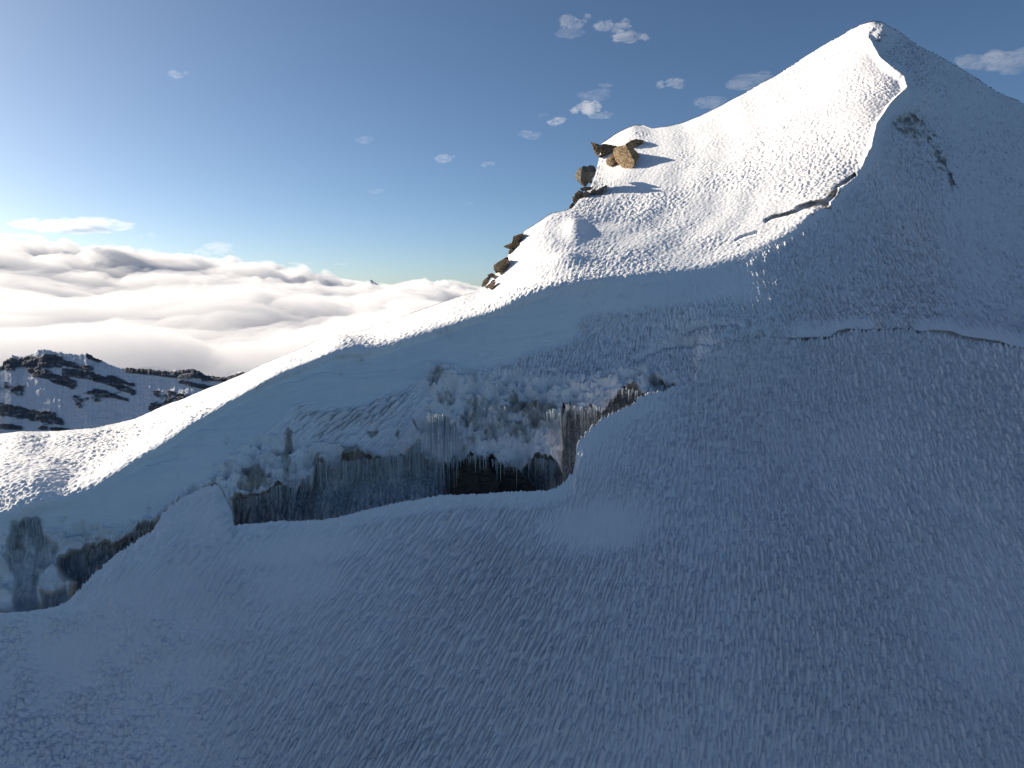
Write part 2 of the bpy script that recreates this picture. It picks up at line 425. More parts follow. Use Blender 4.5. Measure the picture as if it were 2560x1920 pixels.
    grey = field(GREY, U + warpu * 2, V + warpv * 2) * np.clip(.6 + 1.2 * dn, 0, 1)
    stn = np.clip(st * .5 + .5, 0, 1)
    icea = np.clip(np.maximum(ice * (.3 + .35 * stn), cliff * (.06 + .3 * np.clip(dn + .3, 0, 1))), 0, 1) * (1 - rime * .7)
    icea = np.maximum(icea, .6 * sstep(16, 6, poly_dist(U, V, [(322,1000),(350,990),(378,984)])))
    attrs = {'ice': icea, 'dirt': np.maximum(dirt, np.minimum(.45, .6 * grey + .22 * cliff * np.clip(.3 + dn2 + dn, 0, 1)) * (1 - hole_in)), 'deep': np.maximum(hole_in * (1 - .1 * curtain), groove * .15), 'bright': np.clip(1 - sstep(-60, -420, sd), 0, 1) * (1 - sstep(1500, 1900, U) * .6)}  # 'bright' fades away from the terminator: bounced light put into the snow tone
    # --- split into peak and cliff
    cm = ((cliff > .5) | (ice > .5)) & (V > crestV(U) + 20) & (U > -150)
    face_c = cm[:-1, :-1] & cm[1:, 1:]
    steps = np.array([.3, .8, 1.6, 3, 5.5, 10, 18, 32, 55])
    a_ = np.interp(u, [-200, 1880, 1930, 2400], [0, .2, 1, 1])
    k_ = np.interp(u, [-200, 1000, 1060, 1450, 1550, 2400], [1, 1, 0, 0, 1, 1])
    dirs = np.stack([(-.55 * (1 - a_) + .35 * a_) * k_ + (1 - k_) * (u - CU) / FOC * .8, .8 + .1 * a_, 0 * a_], -1)
    n0 = P.shape[0]
    P2 = skirt(P, dirs, steps, .55)
    k = P2.shape[0] - n0
    attrs = {kk: np.concatenate([np.zeros((k, len(u))), a], 0) for kk, a in attrs.items()}
    fc = np.concatenate([np.zeros((k, len(u) - 1), bool), face_c], 0)
    return P2, attrs, fc

def build_lower(step=1.8, nrow=430):
    u = make_cols(step)
    jag = 2.6 * np.abs(vnoise(u / 5.0, u * 0, u * 0, 301)) + 2.0 * vnoise(u / 2.6, u * 0, u * 0, 303)
    top = lipV(u) - jag * np.interp(u, [0, 120, 200, 480, 520, 1180, 1230, 2400], [.3, .6, 2.2, 1.6, .7, .7, 2.6, 1.6]); bot = 1720.0
    U = np.broadcast_to(u, (nrow, len(u))).copy(); V = rows_between(u, top, np.full(len(u), bot), nrow)
    q = tps_eval(m_low, U, V)
    D = rays(U, V)
    P = D / q[..., None]
    N = normals(P)
    x, y, z = P[..., 0], P[..., 1], P[..., 2]
    tt = .62 * y + .78 * z
    lv = lipV(U)
    # how much of each kind of relief
    right = sstep(120, 900, U + .6 * (V - 1300) * (V < 1300) + 60 * fbm(x * .15, tt * .15, z * 0, 2, 201))
    patch = fbm(x * .11, tt * .15, z * 0, 3, 203)
    coral_amt = (1 - right) * sstep(-.16, .12, patch + np.interp(V, [1150, 1300, 1450, 1530, 1659], [-.22, 0, .08, .4, .7]))
    lump = sstep(40, -40, V - np.interp(U, [0, 150, 300, 420, 560, 700], [1330, 1330, 1275, 1245, 1190, 1130])) * sstep(720, 600, U)
    collar = sstep(34, 8, np.abs(V - lv - 16)) * sstep(500, 560, U) * sstep(1420, 1250, U)
    flat = np.zeros(U.shape)
    for (cu, cv, ru, rv, k_) in [(1300,1140,130,60,1.0),(640,1190,150,42,.9),(640,1270,110,50,.7),(480,1350,120,40,.4),(900,1100,160,20,.6),(430,1450,90,50,.5)]:
        flat = np.maximum(flat, k_ * np.exp(-(((U - cu) / ru) ** 2 + ((V - cv + .12 * (U - cu)) / rv) ** 2) ** 2))
    sh = tex_shade(P, U, V)
    cor = tex_coral(P)
    s2 = x - .55 * tt
    wv = .25 * fbm(x * .7, tt * .7, z * 0, 2, 205)
    lm = np.maximum(spikes((s2 + wv) / .55, (tt + wv) / 1.5, 207), .7 * bumps((s2 - wv) / .4, tt / .55, 209, .8))
    amp = 1 - .85 * np.maximum(flat, .75 * collar)
    growth = .75 + .45 * sstep(-.4, .4, fbm(x * .1, tt * .1, z * 0, 3, 211))
    disp = .38 * sh * right * amp * growth + .50 * cor * coral_amt * (1 - lump) * amp + .28 * lm * lump
    for (cu, cv, ru, rv) in [(1265,950,70,70),(430,1120,90,60),(1350,880,90,30)]:
        disp *= 1 - .72 * np.exp(-((U - cu) / ru) ** 2 - ((V - cv) / rv) ** 2)
    disp += .35 * fbm(x * .1, tt * .1, z * 0, 3, 213) * sstep(0, 60, V - lv) * sstep(2500, 1700, U)
    disp += .05 * fbm(x * .6, tt * .6, z * 0, 3, 215)
    disp += .02 * fbm(x * 5, tt * 5, z * 0, 2, 217)
    disp *= np.where(U > 1500, 1, sstep(-2, 26, V - top) * .65 + .35)
    P = P + (N * .75 + np.array([0, 0, .45])) * disp[..., None]
    attrs = {'ice': .12 * lump + .1 * collar, 'dirt': 0 * U, 'deep': 0 * U, 'bright': sstep(160, 0, V - lv) * .5 * (1 - sstep(1500, 1700, U) * .6)}  # 'bright': the painted bounced light fades out below the lip
    # the lip turns down into the gap behind it
    rows = []
    for s, dz in [(.05, -.16), (.1, -.6), (.18, -1.5), (.3, -3.2)]:
        rows.append(P[0] + np.array([0, s, dz]))
    P = np.concatenate([np.array(rows[::-1]), P], 0)
    # below the frame the slope goes on
    g = (P[-1] - P[-30]); g /= np.linalg.norm(g, axis=-1, keepdims=True)
    gm = g.mean(0)
    ext = [P[-1] + (g * .0 + gm) * s for s in (1, 3, 7, 14, 26, 45)]
    P = np.concatenate([P, np.array(ext)], 0)
    attrs = {kk: np.concatenate([np.zeros((4, len(u))), a, np.zeros((6, len(u)))], 0) for kk, a in attrs.items()}
    return P, attrs

# ------------------------------------------------------------------ materials
def new_mat(name):
    m = bpy.data.materials.new(name); m.use_nodes = True
    nt = m.node_tree
    for n in list(nt.nodes): nt.nodes.remove(n)
    out = nt.nodes.new('ShaderNodeOutputMaterial')
    b = nt.nodes.new('ShaderNodeBsdfPrincipled')
    nt.links.new(b.outputs[0], out.inputs['Surface'])
    return m, nt, b, out

def node(nt, kind, **kw):
    n = nt.nodes.new('ShaderNode' + kind)
    for k, v in kw.items():
        if k.startswith('i_'): n.inputs[k[2:].replace('_', ' ')].default_value = v
        else: setattr(n, k, v)
    return n

def mixc(nt, fac, a, b, blend='MIX'):
    n = nt.nodes.new('ShaderNodeMix'); n.data_type = 'RGBA'; n.blend_type = blend
    for sock, v in ((n.inputs[0], fac), (n.inputs[6], a), (n.inputs[7], b)):
        if isinstance(v, (int, float)): sock.default_value = v
        elif isinstance(v, tuple): sock.default_value = (*v, 1) if len(v) == 3 else v
        else: nt.links.new(v, sock)
    return n.outputs[2]

def mth(nt, op, a, b=0.0, clamp=False):
    n = nt.nodes.new('ShaderNodeMath'); n.operation = op; n.use_clamp = clamp
    for i, v in enumerate((a, b)):
        if isinstance(v, (int, float)): n.inputs[i].default_value = v
        else: nt.links.new(v, n.inputs[i])
    return n.outputs[0]

def snow_material():
    m, nt, b, out = new_mat('snow_and_ice')
    L = nt.links.new
    tc = node(nt, 'TexCoord')
    ice = node(nt, 'Attribute', attribute_name='ice').outputs['Fac']
    dirt = node(nt, 'Attribute', attribute_name='dirt').outputs['Fac']
    deep = node(nt, 'Attribute', attribute_name='deep').outputs['Fac']
    n1 = node(nt, 'TexNoise', i_Scale=1.1, i_Detail=5.0, i_Roughness=.6); L(tc.outputs['Object'], n1.inputs['Vector'])
    n2 = node(nt, 'TexNoise', i_Scale=9.0, i_Detail=4.0, i_Roughness=.65); L(tc.outputs['Object'], n2.inputs['Vector'])
    bounce = node(nt, 'Attribute', attribute_name='bright').outputs['Fac']
    snow_dim = mixc(nt, n1.outputs[0], (.81, .775, .80), (.89, .855, .87))
    new = mixc(nt, n1.outputs[0], (.88, .89, .90), (.94, .94, .95))  # same snow, paler: light bounced near the terminator painted into the colour
    snow = mixc(nt, bounce, snow_dim, new)
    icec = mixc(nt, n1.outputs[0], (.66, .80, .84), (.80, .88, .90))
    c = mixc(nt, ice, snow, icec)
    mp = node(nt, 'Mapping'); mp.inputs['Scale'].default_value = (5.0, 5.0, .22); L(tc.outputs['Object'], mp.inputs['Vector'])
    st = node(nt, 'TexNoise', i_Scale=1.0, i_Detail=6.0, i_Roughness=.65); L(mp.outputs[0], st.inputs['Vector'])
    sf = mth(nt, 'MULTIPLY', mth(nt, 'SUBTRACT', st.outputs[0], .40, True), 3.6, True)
    shadec = mixc(nt, sf, (.19, .25, .30), (.66, .70, .73))  # shade of the recesses put into the colour, with pale ice streaks
    c = mixc(nt, deep, c, shadec)
    dirtc = mixc(nt, n2.outputs[0], (.15, .13, .11), (.36, .34, .30))
    dirtc = mixc(nt, mth(nt, 'MULTIPLY', mth(nt, 'SUBTRACT', dirt, .3, True), 3.0, True), (.56, .53, .48), dirtc)
    df = mth(nt, 'MULTIPLY', dirt, mth(nt, 'ADD', n2.outputs[0], .38), True)
    c = mixc(nt, df, c, dirtc)
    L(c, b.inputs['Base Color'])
    r = mth(nt, 'SUBTRACT', .92, mth(nt, 'MULTIPLY', mth(nt, 'MAXIMUM', ice, deep), .45))
    L(r, b.inputs['Roughness'])
    b.inputs['Specular IOR Level'].default_value = .25
    bn = node(nt, 'TexNoise', i_Scale=7.0, i_Detail=6.0, i_Roughness=.7); L(tc.outputs['Object'], bn.inputs['Vector'])
    bu = node(nt, 'Bump', i_Strength=.55, i_Distance=.06); L(bn.outputs[0], bu.inputs['Height'])
    L(bu.outputs[0], b.inputs['Normal'])
    return m
def tag(o, label=None, cat=None, group=None, kind=None):
    if label: o['label'] = label
    if cat: o['category'] = cat
    if group: o['group'] = group
    if kind: o['kind'] = kind
    return o
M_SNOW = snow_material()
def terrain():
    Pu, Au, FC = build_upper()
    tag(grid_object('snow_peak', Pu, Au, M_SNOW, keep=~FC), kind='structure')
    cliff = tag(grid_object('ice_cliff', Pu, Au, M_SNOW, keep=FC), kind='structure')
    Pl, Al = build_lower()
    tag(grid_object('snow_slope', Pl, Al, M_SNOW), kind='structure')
    return cliff
ice_cliff = terrain()

# ------------------------------------------------------------------ cloud sea far below and beyond
def cloud_material(name, density, aniso=.45):
    m = bpy.data.materials.new(name); m.use_nodes = True
    nt = m.node_tree
    for n in list(nt.nodes): nt.nodes.remove(n)
    out = nt.nodes.new('ShaderNodeOutputMaterial')
    v = nt.nodes.new('ShaderNodeVolumePrincipled')
    v.inputs['Color'].default_value = (.95, .95, .96, 1)
    v.inputs['Density'].default_value = density
    v.inputs['Anisotropy'].default_value = aniso
    nt.links.new(v.outputs[0], out.inputs['Volume'])
    return m

def cloud_tops(x, y, lift=0.0):
    az = np.degrees(np.arctan2(x, y)); d = np.hypot(x, y)
    X, Y = x / 1000., y / 1000.
    w1 = fbm(X * .5, Y * .5, X * 0 + 1, 3, 401)
    w2 = fbm(X * .5 + 9, Y * .5, X * 0 + 5, 3, 403)
    Xw, Yw = X + .8 * w1, Y + .8 * w2
    def puff(px, py, seed, n):
        o, am, tt = 0, 1.0, 0
        for k in range(n):
            o = o + am * (np.abs(vnoise(px, py, px * 0 + k * 3.7, seed + k)) * 2.4 - .6); tt += am
            am *= .52; px, py = px * 2.07 + 11.3, py * 2.07 - 7.1
        return o / tt
    bil = puff(Xw * .95, Yw * .7, 405, 6)
    bil2 = puff(Xw * 2.1, Yw * 1.6, 415, 5)
    prof = np.interp(az, [-60, -37, -33, -25, -20, -17, -12, -4, 5, 20, 60], [4, 2.3, 2.3, 2.0, 1.7, .7, -.5, -1.0, -1.3, -1.6, -1.6])
    rise = sstep(2500, 11000, d)
    base = -540 + 330 * sstep(1950, 2700, d) + (210 + 11000 * np.tan(np.radians(prof)) * .74) * rise
    base = base - 500 * sstep(13000, 24000, d)
    return base + np.tanh(bil * 1.3) * (60 + 170 * rise) + np.tanh(bil2 * 1.2) * (60 + 110 * rise) + lift

def build_cloud_sea():
    az = np.radians(np.linspace(-62, 40, 800)); d = 1150 * (26000 / 1150.) ** np.linspace(0, 1, 600)
    D_, A = np.meshgrid(d, az, indexing='ij')
    x, y = D_ * np.sin(A), D_ * np.cos(A)
    z = cloud_tops(x, y)
    edge = sstep(0, .06, (D_ - d[0]) / d[0])
    z = -1300 + (z + 1300) * edge
    P = np.stack([x, y, z], -1)
    core = grid_object('cloud_sea', P - np.array([0, 0, 60.]), {}, M_CLOUD)
    tag(core, kind='structure')
    # airy top layer of the same cloud
    n, mcol = P.shape[:2]
    st = 2
    Q = P[::st, ::st]; Q = Q + np.array([0, 0, 85.]); n, mcol = Q.shape[:2]
    lo = Q.copy(); lo[..., 2] = -1400
    v = np.concatenate([Q.reshape(-1, 3), lo.reshape(-1, 3)])
    idx = np.arange(n * mcol).reshape(n, mcol); off = n * mcol
    q = np.stack([idx[:-1, :-1], idx[1:, :-1], idx[1:, 1:], idx[:-1, 1:]], -1).reshape(-1, 4)
    ring = np.concatenate([idx[0, :], idx[1:, -1], idx[-1, -2::-1], idx[-2:0:-1, 0]])
    r2 = np.roll(ring, -1)
    side = np.stack([ring, r2, r2 + off, ring + off], -1)
    faces = np.concatenate([q, q[:, ::-1] + off, side])
    me = bpy.data.meshes.new('cloud_mist')
    me.vertices.add(len(v)); me.vertices.foreach_set('co', v.astype(np.float32).ravel())
    me.loops.add(len(faces) * 4); me.loops.foreach_set('vertex_index', faces.astype(np.int32).ravel())
    me.polygons.add(len(faces)); me.polygons.foreach_set('loop_start', np.arange(0, len(faces) * 4, 4, dtype=np.int32))
    me.update(); me.validate()
    me.materials.append(M_MIST)
    o = bpy.data.objects.new('cloud_mist', me); COL.objects.link(o)
    tag(o, kind='stuff')
    bm = bmesh.new(); bm.from_mesh(me); bmesh.ops.recalc_face_normals(bm, faces=bm.faces); bm.to_mesh(me); bm.free()

M_CLOUD, nt_, b_, out_ = new_mat('cloud_bulk')
b_.inputs['Base Color'].default_value = (.86, .86, .87, 1)
b_.inputs['Roughness'].default_value = 1; b_.inputs['Specular IOR Level'].default_value = 0
M_MIST = cloud_material('cloud_mist', .0046, .2)
build_cloud_sea()

# ------------------------------------------------------------------ small clouds in the blue sky
def small_cloud(u, v, w, h, dens, seed, label, dist=7000., tint=(1, 1, 1), n=9):
    rnd = random.Random(seed)
    bm = bmesh.new()
    s = dist / FOC
    c = at(u, v, dist)
    for k in range(n):
        t = rnd.uniform(-1, 1); r = rnd.random()
        cx, cz, cy = t * w * .42 * s, rnd.uniform(-.32, .32) * h * s * (1 - .5 * abs(t)), rnd.uniform(-.3, .3) * w * s * .5
        rx = w * s * rnd.uniform(.10, .30) * (1.15 - abs(t) * .6); rz = min(rx * .62, h * s * rnd.uniform(.16, .36)); ry = rx * .9
        tmp = bmesh.ops.create_icosphere(bm, subdivisions=3, radius=1.0)
        sv = Vector((rnd.random() * 50, rnd.random() * 50, 0))
        for q in tmp['verts']:
            p = q.co.copy()
            nn = 1 + .55 * mnoise.noise(p * 1.3 + sv) + .4 * mnoise.noise(p * 3.1 + sv)
            q.co = Vector((p.x * rx * nn + cx, p.y * ry * nn + cy, p.z * rz * nn + cz + .10 * t * h * s))
    me = bpy.data.meshes.new('cloud'); bm.to_mesh(me); bm.free()
    key = 'thin_cloud_%d' % int(dens * 1e5)
    m = bpy.data.materials.get(key) or cloud_material(key, dens, .3)
    me.materials.append(m)
    for pg in me.polygons: pg.use_smooth = True
    o = bpy.data.objects.new('cloud', me); COL.objects.link(o); o.location = c
    tag(o, label, 'cloud', 'small clouds in the blue sky')
for k, a_ in enumerate([
  (1242,44,62,30,.0045,'ragged thin cloud at the top, left one of the highest pair'), (1232,70,60,18,.0022,'faint wisp just under the left one of the highest pair of clouds'),
  (1322,56,72,28,.004,'ragged cloud at the top, right one of the highest pair'), (1362,79,78,24,.0055,'long bright streak of cloud under the right one of the highest pair'),
  (387,160,46,14,.004,'lone little streak of cloud high in the left half of the sky'), (1268,233,62,30,.011,'brightest and densest small cloud, left of the sunlit slope'),
  (1298,250,48,15,.006,'flat cloudlet touching the lower right of the brightest small cloud'), (1285,207,70,20,.0018,'faint wisp just above the brightest small cloud'), (1203,263,42,18,.009,'compact oval cloud lower left of the brightest small cloud'),
  (1142,291,54,16,.0028,'faint flat cloud below left of the compact oval cloud'), (786,303,42,16,.002,'very faint small cloud above the middle of the cloud sea'), (963,340,46,16,.006,'small bright cloud with a tail, left of the skyline boulders'),
  (1055,355,28,15,.006,'tiny round cloud between the tailed cloud and the skyline boulders'), (811,413,36,10,.0022,'faint short streak low over the cloud sea'), (1449,182,56,22,.005,'small cloud hovering over the saddle right of the boulders'),
  (1612,176,110,22,.0024,'long thin wisp touching the sunlit ridge'), (1540,222,80,22,.0026,'faint wisp low beside the sunlit ridge'), (1012,441,28,8,.002,'tiniest faint streak under the tailed cloud'), (1307,185,28,10,.0045,'tiny cloudlet above the brightest small cloud'),
  (1174,249,22,10,.003,'tiny faint cloudlet above left of the compact oval cloud')]):
    small_cloud(*a_[:4], a_[4] * .5, 60 + k, a_[5], n=13)
small_cloud(2150, 135, 150, 52, .0013, 90, 'large pale cloud at the right edge behind the shaded shoulder', n=16)
small_cloud(160, 487, 215, 34, .0022, 91, 'long torn wisp floating just over the cloud sea at left', n=18)
small_cloud(28, 508, 110, 8, .003, 92, 'thin flat streak at the left edge over the cloud sea', n=8)
small_cloud(316, 512, 34, 32, .0022, 93, 'small upright wisp over the cloud sea', n=7)
small_cloud(465, 540, 100, 32, .0016, 94, 'faint torn wisp at the crest of the cloud sea', n=12)
small_cloud(560, 566, 72, 7, .004, 95, 'flat lens cloud, left of the three in a row over the cloud sea', n=7)
small_cloud(648, 569, 50, 5, .004, 96, 'flat lens cloud, middle of the three in a row over the cloud sea', n=6)
small_cloud(735, 570, 32, 4, .004, 97, 'flat lens cloud, right of the three in a row over the cloud sea', n=5)

# ------------------------------------------------------------------ distant rocky mountain at the left
FM_CREST = [(-260,830),(-120,800),(-40,792),(0,790),(10,785),(12,776),(18,770),(25,767),(38,769),(49,770),(60,766),(74,763),(84,757),(90,756),(109,759),(125,762),(142,764.5),(169,767),(180,766),(189,764),(196,768),(202,773),(219,779),(235,789),(252,794),(268,798.5),(273,796),(279,795),(300,796),(322,797),(345,800),(363,803),(380,800),(394,799),(407,798),(418,798.5),(429,803),(443,811),(465,813.5),(492,814),(497,811),(503,808),(519,803),(533,805),(560,815),(640,845),(760,880)]
FM_ROCK = [([(14,785),(60,782),(125,782)], 15, 1.2), ([(0,795),(30,796)], 7, 1.0), ([(70,800),(110,815),(158,832)], 11, 1.15), ([(120,782),(195,797)], 7, .8), ([(142,806),(190,812),(240,826),(288,848)], 9, 1.1), ([(235,816),(288,832)], 6, 1.0),
           ([(205,845),(245,856),(275,864)], 5, 1.1), ([(192,770),(215,779)], 7, 1.3), ([(276,799),(330,804),(380,810),(430,812)], 8.5, 1.35), ([(390,803),(425,804)], 8, 1.3), ([(390,826),(430,835),(465,842)], 6, 1.0), ([(440,818),(500,820),(535,808)], 7, 1.2), ([(0,885),(50,893),(110,905)], 14, 1.05), ([(100,900),(135,915)], 8, .8), ([(0,922),(45,925)], 6, .9), ([(80,925),(150,930)], 5, .7), ([(170,860),(380,880)], 24, .42), ([(300,850),(450,870)], 16, .4), ([(0,830),(60,850)], 18, .5)]
def build_far_mountain():
    u = np.linspace(-260, 700, 560)
    top = np.interp(u, [a for a, _ in FM_CREST], [b for _, b in FM_CREST])
    top = top - 1.6 * np.abs(vnoise(u / 6, u * 0, u * 0, 501)) - 1.0 * vnoise(u / 2.3, u * 0, u * 0, 503)
    nrow = 170
    t = np.linspace(0, 1, nrow)[:, None]
    U = np.broadcast_to(u, (nrow, len(u))).copy()
    V = top + (1010 - top) * t ** .9
    Yc = np.interp(U, [-260, 100, 270, 420, 700], [2000, 1900, 1850, 1800, 1700])
    k = (V - top) / 200.0
    Y = Yc - 165 * k ** .95
    D = rays(U, V)
    P = D * (Y / D[..., 1])[..., None]
    x, y, z = P[..., 0], P[..., 1], P[..., 2]
    n = fbm(x / 90, y / 90, z / 60, 5, 505); n2 = fbm(x / 22, y / 22, z / 9, 4, 507)
    rock = np.zeros(U.shape)
    for pl, w, s in FM_ROCK:
        d = poly_dist(U, V, pl)
        rock = np.maximum(rock, s * np.clip(1.35 - (d / w) ** 1.5, 0, 1))
    rock = sstep(.42, .60, rock + .7 * n + .6 * n2 - .06)
    disp = 7 * n + rock * (7 * n2 + 4) * sstep(0, 8, V - top) + 2.0 * fbm(x / 9, y / 9, z / 9, 3, 509)
    N = normals(P)
    P = P + N * disp[..., None]
    rows = [P[0] + np.array([-.2 * s, s, -.8 * s]) for s in (8, 30, 90, 250, 700)]
    P = np.concatenate([np.array(rows[::-1]), P], 0)
    rock = np.concatenate([np.zeros((5, len(u))), rock], 0)
    tag(grid_object('far_mountain', P, {'rock': rock}, M_FAR), kind='structure')

def far_material():
    m, nt, b, out = new_mat('far_rock_and_snow')
    L = nt.links.new
    tc = node(nt, 'TexCoord')
    rk = node(nt, 'Attribute', attribute_name='rock').outputs['Fac']
    n1 = node(nt, 'TexNoise', i_Scale=.06, i_Detail=6.0, i_Roughness=.7); L(tc.outputs['Object'], n1.inputs['Vector'])
    mp = node(nt, 'Mapping'); mp.inputs['Scale'].default_value = (.03, .03, .14); L(tc.outputs['Object'], mp.inputs['Vector'])
    n2 = node(nt, 'TexNoise', i_Scale=1.0, i_Detail=6.0, i_Roughness=.7); L(mp.outputs[0], n2.inputs['Vector'])
    snow = mixc(nt, n1.outputs[0], (.66, .68, .74), (.80, .81, .85))
    rock = mixc(nt, n2.outputs[0], (.055, .06, .075), (.15, .155, .17))
    # snow caught on ledges of the rock
    led = mth(nt, 'MULTIPLY', mth(nt, 'SUBTRACT', n2.outputs[0], .56, True), 7.0, True)
    rock = mixc(nt, mth(nt, 'MULTIPLY', led, .6), rock, snow)
    c = mixc(nt, rk, snow, rock)
    L(c, b.inputs['Base Color']); b.inputs['Roughness'].default_value = .95; b.inputs['Specular IOR Level'].default_value = .1
    bu = node(nt, 'Bump', i_Strength=.8, i_Distance=6.0); L(n2.outputs[0], bu.inputs['Height']); L(bu.outputs[0], b.inputs['Normal'])
    return m
M_FAR = far_material()
build_far_mountain()

# ------------------------------------------------------------------ rocks
def rock_material(name, c1, c2, c3):
    m, nt, b, out = new_mat(name)
    L = nt.links.new
    tc = node(nt, 'TexCoord')
    n1 = node(nt, 'TexNoise', i_Scale=.9, i_Detail=6.0, i_Roughness=.65); L(tc.outputs['Object'], n1.inputs['Vector'])
    n2 = node(nt, 'TexNoise', i_Scale=5.0, i_Detail=8.0, i_Roughness=.7); L(tc.outputs['Object'], n2.inputs['Vector'])
    c = mixc(nt, mth(nt, 'MULTIPLY', mth(nt, 'SUBTRACT', n1.outputs[0], .38, True), 4.0, True), c1, c2)
    c = mixc(nt, mth(nt, 'MULTIPLY', mth(nt, 'SUBTRACT', n2.outputs[0], .52, True), 5.0, True), c, c3)
    mp = node(nt, 'Mapping'); mp.inputs['Rotation'].default_value = (.5, .9, .3); mp.inputs['Scale'].default_value = (.55, .9, 1.6)
    L(tc.outputs['Object'], mp.inputs['Vector'])
    vo = node(nt, 'TexNoise', i_Scale=.8, i_Detail=3.0, i_Roughness=.6); L(mp.outputs[0], vo.inputs['Vector'])
    crack = mth(nt, 'SUBTRACT', 1.0, mth(nt, 'MULTIPLY', mth(nt, 'ABSOLUTE', mth(nt, 'SUBTRACT', vo.outputs[0], .5)), 30.0, True))
    c = mixc(nt, mth(nt, 'MULTIPLY', crack, .5), c, (.045, .038, .03))
    L(c, b.inputs['Base Color']); b.inputs['Roughness'].default_value = .9; b.inputs['Specular IOR Level'].default_value = .2
    hgt = mth(nt, 'SUBTRACT', n2.outputs[0], crack)
    bu = node(nt, 'Bump', i_Strength=1.0, i_Distance=.14); L(hgt, bu.inputs['Height']); L(bu.outputs[0], b.inputs['Normal'])
    return m
M_TAN = rock_material('tan_rock', (.37, .265, .16), (.27, .195, .12), (.13, .10, .075))
M_BROWN = rock_material('brown_rock', (.31, .23, .15), (.20, .15, .10), (.09, .075, .06))
M_GREYR = rock_material('grey_rock', (.22, .20, .17), (.15, .135, .11), (.09, .08, .07))
M_DARKR = rock_material('dark_rock', (.085, .075, .06), (.055, .05, .045), (.03, .03, .03))

def ysurf(u, v): return float(rays(u, v)[1] / tps_eval(m_lit, np.array([float(u)]), np.array([float(v)]))[0])

def hull_rock(name, pts, mat, seed, rough=.10, parent=None, cuts=3, flat=True):
    """pts: (u, v, distance) corners of the block; its faces are roughened after that"""
    bm = bmesh.new()
    c = Vector((0, 0, 0)); W = [at(*p) for p in pts]
    for w in W: c += w
    c /= len(W)
    base = Vector((c.x, c.y, min(w.z for w in W)))
    for w in W: bm.verts.new(w - base)
    r = bmesh.ops.convex_hull(bm, input=bm.verts)
    dead = [g for g in r['geom_interior'] if isinstance(g, bmesh.types.BMVert)]
    if dead: bmesh.ops.delete(bm, geom=dead, context='VERTS')
    size = max((w - c).length for w in W)
    bmesh.ops.bevel(bm, geom=list(bm.edges), offset=.016 * size, segments=1, affect='EDGES', profile=.5, clamp_overlap=True)
    bmesh.ops.triangulate(bm, faces=list(bm.faces))
    for k in range(cuts):
        el = sorted(bm.edges, key=lambda e: -e.calc_length())
        lim = size * (.5, .28, .16, .1)[k]
        bmesh.ops.subdivide_edges(bm, edges=[e for e in el if e.calc_length() > lim], cuts=1, use_grid_fill=False)
        bmesh.ops.triangulate(bm, faces=[f for f in bm.faces if len(f.verts) > 3])
    bm.normal_update()
    sv = Vector((seed * 13.7, seed * 5.1, seed * 9.3))
    mv = []
    for v in bm.verts:
        p = v.co / size * 1.6 + sv
        n = mnoise.noise(p) * .6 + mnoise.noise(p * 2.3) * .35 + (abs(mnoise.noise(p * 1.4 + sv)) - .3) * .5
        n = n * .45 + .16 * mnoise.noise(p * 5.5) + .3 * (abs(mnoise.noise(p * 2.2 + sv)) - .2)
        mv.append(v.co + v.normal * (n * rough * size))
    for v, co in zip(bm.verts, mv): v.co = co
    me = bpy.data.meshes.new(name); bm.to_mesh(me); bm.free()
    me.materials.append(mat)
    o = bpy.data.objects.new(name, me); COL.objects.link(o); o.location = base
    if parent: o.parent = parent
    return o

def front_of(pts, off=0.0):
    """distance at which a rock with this outline sits half sunk in the snow"""
    return min(ysurf(p[0], max(p[1], float(crestV(p[0])) + 6)) for p in pts) + off

def slab(front, Y, depth, lean=None, back=.8, shift=(0, 0)):
    """corner list: outline at distance Y (+ its own offsets) and a smaller outline behind it"""
    cu = sum(p[0] for p in front) / len(front); cv = sum(p[1] for p in front) / len(front)
    pts = []
    for p in front:
        dy = p[2] if len(p) > 2 else 0
        pts.append((p[0], p[1], Y + dy))
        pts.append((cu + (p[0] - cu) * back + shift[0], cv + (p[1] - cv) * back + shift[1], Y + depth + dy * .5))
    return pts

YR = ysurf(1368, 361) + 1.1
tag(hull_rock('boulder', [(1324.6,321,YR+2.36),(1337,315,YR+1.5),(1352.8,312.8,YR+.38),(1372.7,351.5,YR-2.0),(1368,361,YR-1.84),(1354,369,YR-.94),(1348,367,YR-.43),(1330.5,348,YR+1.3),(1324,331.6,YR+2.2),
                       (1366,318,YR+1.6),(1383,335,YR+2.1),(1376,349,YR+1.1),(1340,330,YR+5),(1372,330,YR+5),(1352,362,YR+4)], M_TAN, 1, .03), 'largest sunlit tan block, sharp edged, with a long shadow across the snow', 'boulder')
tag(hull_rock('boulder', slab([(1307,347,.8),(1314,339,.6),(1323.5,331.6,.4),(1336,347,-.3),(1326,355,-.4),(1317.6,359.7,-.3),(1310.5,356,.2)], front_of([(1326,355),(1317,360),(1310,356)], -.1), 3.5), M_TAN, 2, .09), 'small tan block wedged low against the left side of the largest tan block', 'boulder')
tag(hull_rock('boulder', slab([(1350,312,0),(1362,304,0),(1374,300,0),(1391,303.5,.6),(1386,312,.4),(1378,318,.2),(1364,320,0)], front_of([(1386,312),(1378,318)], 0), 3.5), M_BROWN, 3, .12), 'dark brown flat slab topping the rocks behind the largest tan block', 'boulder')
tag(hull_rock('boulder', slab([(1275,306,.4),(1286,309,0),(1297,314,-.2),(1300,324,-.3),(1294,333,0),(1289.5,338.6,.2),(1284,327,.4)], front_of([(1294,333),(1300,324)], -.3), 3.2), M_BROWN, 4, .13), 'pointed brown rock, leftmost spike of the upper outcrop against the sky', 'boulder')
